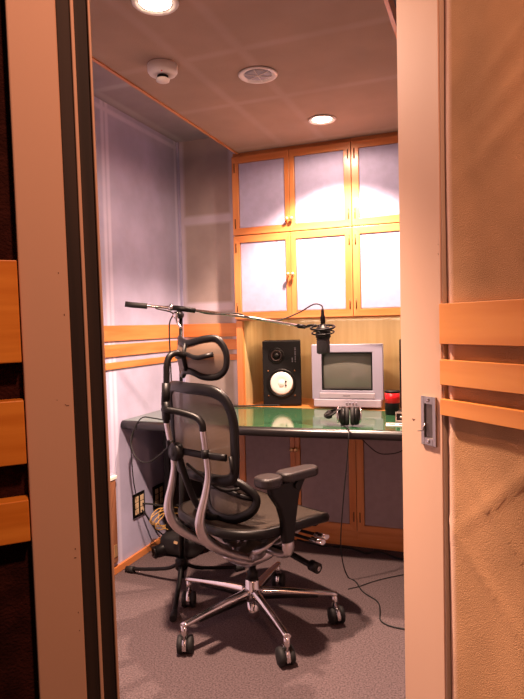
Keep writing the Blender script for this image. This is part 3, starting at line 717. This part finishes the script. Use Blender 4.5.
# arms
for s_ in (-1, 1):
    da = 0.03 if s_ < 0 else 0
    B = .268*s_
    bm = NB()
    out = [(-.044, .418), (.000, .418), (.012, .50), (.030, .59), (.062, .640), (-.110, .640), (-.100, .60), (-.065, .55), (-.050, .50)]
    mt = Matrix(((1,0,0,da-.02), (0,0,-1,-B+.0), (0,1,0,0), (0,0,0,1)))
    prism(bm, out, -.016, .016, mt); obj('arm_post', bm, M['black_frame'], ch, .008, 3)
    bm = NB(); tube(bm, [P(-.040+da, B, .392), P(-.041+da, B, .420)], .026, 14, up=(1,0,0), ry=.017); obj('arm_collar', bm, M['alu'], ch, .001)
    bm = NB(); tube(bm, [P(-.038+da, B, .400), P(-.036+da, B*.97, .375), P(-.03+da, B*.80, .355), P(-.02, B*.50, .345), P(-.01, B*.2, .325)], [.020, .020, .016, .015, .014], 12, up=(1,0,0), ry=[.016, .015, .013, .013, .013], sm=4); obj('arm_bracket', bm, M['alu'], ch)
    for (a0, a1, wd, zz, hh) in ((-.172, -.078, .090, .636, .036), (-.076, .105, .082, .642, .033)):
        bm = NB()
        o_ = rrect(a1-a0, wd, .036, 6)
        o_ = [((x+(a0+a1)/2+da), y*(1 if x < 0 or a0 < -.1 else 1-.25*max(0, x/(a1-a0)*2)**2)-B) for x, y in o_]
        prism(bm, o_, zz, zz+hh)
        obj('armpad', bm, M['pad'], ch, .010, 4)
    bm = NB(); cyl(bm, P(-.005+da, B+.017*s_, .622), P(-.005+da, B+.024*s_, .622), .014, 16); obj('height_button', bm, M['black'], ch)
# levers on the right side
bm = NB(); tube(bm, [P(.06, .10, .395), P(.075, .22, .395), P(.080, .285, .397)], .0065, 8); lv = obj('tilt_lever', bm, M['black'], ch)
bm = NB(); tube(bm, [P(.080, .262, .397), P(.084, .320, .399)], .009, 10, up=(0,0,1), ry=.014); obj('lever_paddle', bm, M['chrome'], lv)
bm = NB(); tube(bm, [P(.11, .10, .392), P(.125, .20, .394), P(.130, .25, .396)], .0065, 8); lv = obj('tilt_lever', bm, M['black'], ch)
bm = NB(); tube(bm, [P(.130, .235, .396), P(.134, .290, .398)], .009, 10, up=(0,0,1), ry=.014); obj('lever_paddle', bm, M['chrome'], lv)
bm = NB(); tube(bm, [P(.03, .05, .330), P(.05, .15, .325), P(.07, .24, .305), P(.075, .275, .300)], .010, 8, sm=4, ry=.014); lv = obj('tension_lever', bm, M['black'], ch)
bm = NB(); cyl(bm, P(.075, .262, .301), P(.078, .300, .297), .020, 18); lk = obj('tension_knob', bm, M['black'], lv)
bm = NB(); cyl(bm, P(.078, .3005, .297), P(.0785, .303, .2968), .009, 14); obj('knob_cap', bm, M['chrome'], lv)

# ------------------------------------------------------------------ doorway: left leaf (near) and right leaf
# local x runs along the leaf, local -y faces the camera
LEAN = R(.48)
dl = thing('door_1', None, None, (-.3408+.0105*.7071, .3613+.0105*.7071, 0), 0, kind='structure')
dl.rotation_euler = (0, -LEAN, R(45))
pb = lambda nm, d, m, par, bev=0., lab=None: pbox(nm, d, m, par, bev, lab)
TOPZ = 2.30
pb('stile', (.0005, .037, 0, .05, .02, TOPZ), M['cream'], dl, .0012)
pb('gasket', (.0372, .0478, .004, .05, .02, TOPZ), M['gasket'], dl, .001)
pb('lip', (.0480, .0508, .002, .05, .02, TOPZ), M['cream'], dl, .0008)
pb('gasket', (.0510, .0618, .008, .06, .02, TOPZ), M['gasket'], dl, .001)
pb('lip', (.0620, .0640, .004, .06, .02, TOPZ), M['cream'], dl, .0006)
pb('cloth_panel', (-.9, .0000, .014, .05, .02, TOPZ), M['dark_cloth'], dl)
for a, b in ((1.254, 1.175), (1.1455, 1.0955), (1.067, 1.034)):
    pb('rail', (-.9, -.0005, -.003, .0135, b, a), M['rail_near'], dl, .0008)
for x, z, w_, h_ in ((.0325, 1.2105, .0006, .0015), (.0295, 1.244, .0006, .001), (.0310, 1.138, .0022, .0004), (.0300, 1.1388, .0010, .0004), (.0325, 1.020, .0008, .0011), (.0318, 1.013, .0016, .0006), (.0327, .967, .0005, .0012), (.0330, .952, .0006, .0008), (.0240, 1.143, .0006, .0005)):
    pb('scuff', (x, x+w_, -.0003, .0004, z, z+h_), M['scuff'], dl)
DRX, DRY = -.0904, 1.2284
dr = thing('door_2', None, None, (DRX, DRY, 0), R(-44.2), kind='structure')
pb('stile', (-.127, .0008, 0, .05, 0, TOPZ), M['cream'], dr, .001)
pb('edge_strip', (.0010, .0040, .002, .05, 0, TOPZ), M['cream_dark'], dr, .001)
bm = NB()
NX, NZ = 60, 150; gv = []
for i in range(NX+1):
    row = []
    x = .0045+.9*(i/NX)**1.6
    for j in range(NZ+1):
        z = .02+2.2*j/NZ
        e = min(1, (x-.0045)/.018); bul = .011*math.sqrt(max(0, 1-(1-e)**2))
        w_ = .0020*math.sin(z*9+x*30)*math.sin(x*14+1)
        cr = 0
        for (cx, cz, sl, ln) in ((.16, 1.525, .5, .09), (.18, 1.60, .55, .09), (.19, 1.68, .6, .10), (.17, .80, -1.0, .14), (.22, .95, .9, .16), (.12, .70, -.9, .10)):
            dd = (z-cz)-sl*(x-cx); l_ = (x-cx)/ln
            cr += .0055*math.exp(-(dd/.011)**2)*math.exp(-l_*l_)
        row.append(bm.verts.new((x, .017-bul-w_*.6-cr*.8, z)))
    gv.append(row)
for i in range(NX):
    for j in range(NZ):
        f_ = bm.faces.new((gv[i][j], gv[i+1][j], gv[i+1][j+1], gv[i][j+1])); f_.smooth = True
bx(bm, .0045, .9045, .0175, .05, .02, 2.22)
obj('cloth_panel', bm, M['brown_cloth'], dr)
for a, b in ((1.2325, 1.153), (1.122, 1.072), (1.0435, 1.0115)):
    pb('rail', (.0042, .9, -.008, .0035, b, a), M['rail'], dr, .001)
# flush pull handle
hz0, hz1, hx0, hx1 = .942, 1.044, -.0585, -.0135
hd = obj('flush_pull', (lambda bm: (bx(bm, hx0, hx0+.010, -.004, 0, hz0, hz1), bx(bm, hx1-.010, hx1, -.004, 0, hz0, hz1), bx(bm, hx0+.010, hx1-.010, -.004, 0, hz1-.016, hz1), bx(bm, hx0+.010, hx1-.010, -.004, 0, hz0, hz0+.016), bm)[-1])(NB()), M['steel'], dr, .0008, label='steel flush pull handle')
pb('recess', (hx0+.0102, hx1-.0102, -.0012, -.0002, hz0+.0162, hz1-.0162), mat('dull_steel', (.42, .38, .35), .45, metal=.9), hd)
for z in (hz0+.008, hz1-.008):
    bm = NB(); lathe(bm, [(.0045, 0), (.004, .0015), (0, .002)], 12, Matrix.Translation(((hx0+hx1)/2, -.004, z)) @ Matrix.Rotation(PI/2, 4, 'X')); obj('screw', bm, M['chrome'], hd)
bm = NB(); tube(bm, [(hx0+.013, -.004, hz0+.045), (hx0+.009, -.007, hz0+.030), (hx0-.008, -.006, hz0+.026)], .0012, 6); obj('bent_wire', bm, M['steel'], hd)
for x, z, w_, h_ in ((-.092, .9885, .010, .0016), (-.089, .986, .004, .002), (-.0055, 1.33, .001, .004), (-.0055, 1.35, .001, .002)):
    pb('scuff', (x, x+w_, -.0003, .0004, z, z+h_), M['scuff'], dr)
# wall pieces joining leaves and room
sbox('corridor_wall', (1.5, 1.56, -1.6, 3.6, 0, 2.45), M['plain_wall'])

# ------------------------------------------------------------------ lights
def spot(name, loc, e, size, blend, col, rad=.04, rot=(0, 0, 0)):
    l = bpy.data.lights.new(name, 'SPOT'); l.energy = e; l.spot_size = R(size); l.spot_blend = blend; l.color = col; l.shadow_soft_size = rad
    o = bpy.data.objects.new(name, l); o.location = loc; o.rotation_euler = rot; COL.objects.link(o); return o
WARM = (1., .66, .50)
spot('downlight_lamp_far', (-.725, 2.731, ZC-.03), 200, 118, .5, WARM, .03)
spot('downlight_spill_far', (-.725, 2.731, ZC-.02), 13, 176, .3, WARM, .05)
spot('downlight_lamp_near', (-.910, 1.553, ZC-.03), 390, 106, .8, WARM, .03)
spot('downlight_spill_near', (-.910, 1.553, ZC-.02), 50, 176, .3, WARM, .05)
spot('corridor_lamp', (.45, -.10, 2.2), 62, 112, 1., (1., .46, .29), .05, tuple(Vector((math.cos(R(124))*math.sin(R(62)), math.sin(R(124))*math.sin(R(62)), -math.cos(R(62)))).to_track_quat('-Z', 'Y').to_euler()))
l = bpy.data.lights.new('alcove_fill_light', 'AREA'); l.shape = 'RECTANGLE'; l.size = 1.2; l.size_y = .02; l.energy = 4.5; l.color = (1., .68, .48)  # added fill light that brightens the alcove plywood; no lamp known here
o = bpy.data.objects.new('alcove_fill_light', l); o.location = (-.62, 3.16, 1.216); o.rotation_euler = (R(28), 0, 0); COL.objects.link(o)
w = bpy.data.worlds.new('world'); SC.world = w; w.use_nodes = True
w.node_tree.nodes['Background'].inputs[0].default_value = (.85, .60, .58, 1)
w.node_tree.nodes['Background'].inputs[1].default_value = .06

# ------------------------------------------------------------------ camera
cam = bpy.data.cameras.new('camera'); co = bpy.data.objects.new('camera', cam); COL.objects.link(co)
cam.sensor_fit = 'HORIZONTAL'; cam.sensor_width = 36; cam.lens = 590/524*36; cam.clip_start = .02
p, rr, yy = R(2.43), R(-1.347), R(21.1)
F_ = Vector((-math.sin(yy)*math.cos(p), math.cos(yy)*math.cos(p), -math.sin(p)))
rt = Vector((math.cos(yy), math.sin(yy), 0)); up = rt.cross(F_)
R_ = math.cos(rr)*rt+math.sin(rr)*up; U_ = -math.sin(rr)*rt+math.cos(rr)*up
co.matrix_world = Matrix(((R_.x, U_.x, -F_.x, 0), (R_.y, U_.y, -F_.y, 0), (R_.z, U_.z, -F_.z, 1.2), (0, 0, 0, 1)))
SC.camera = co
SC.view_settings.view_transform = 'Standard'; SC.view_settings.look = 'None'
SC.view_settings.exposure = .22; SC.view_settings.gamma = 1; SC.view_settings.use_curve_mapping = False
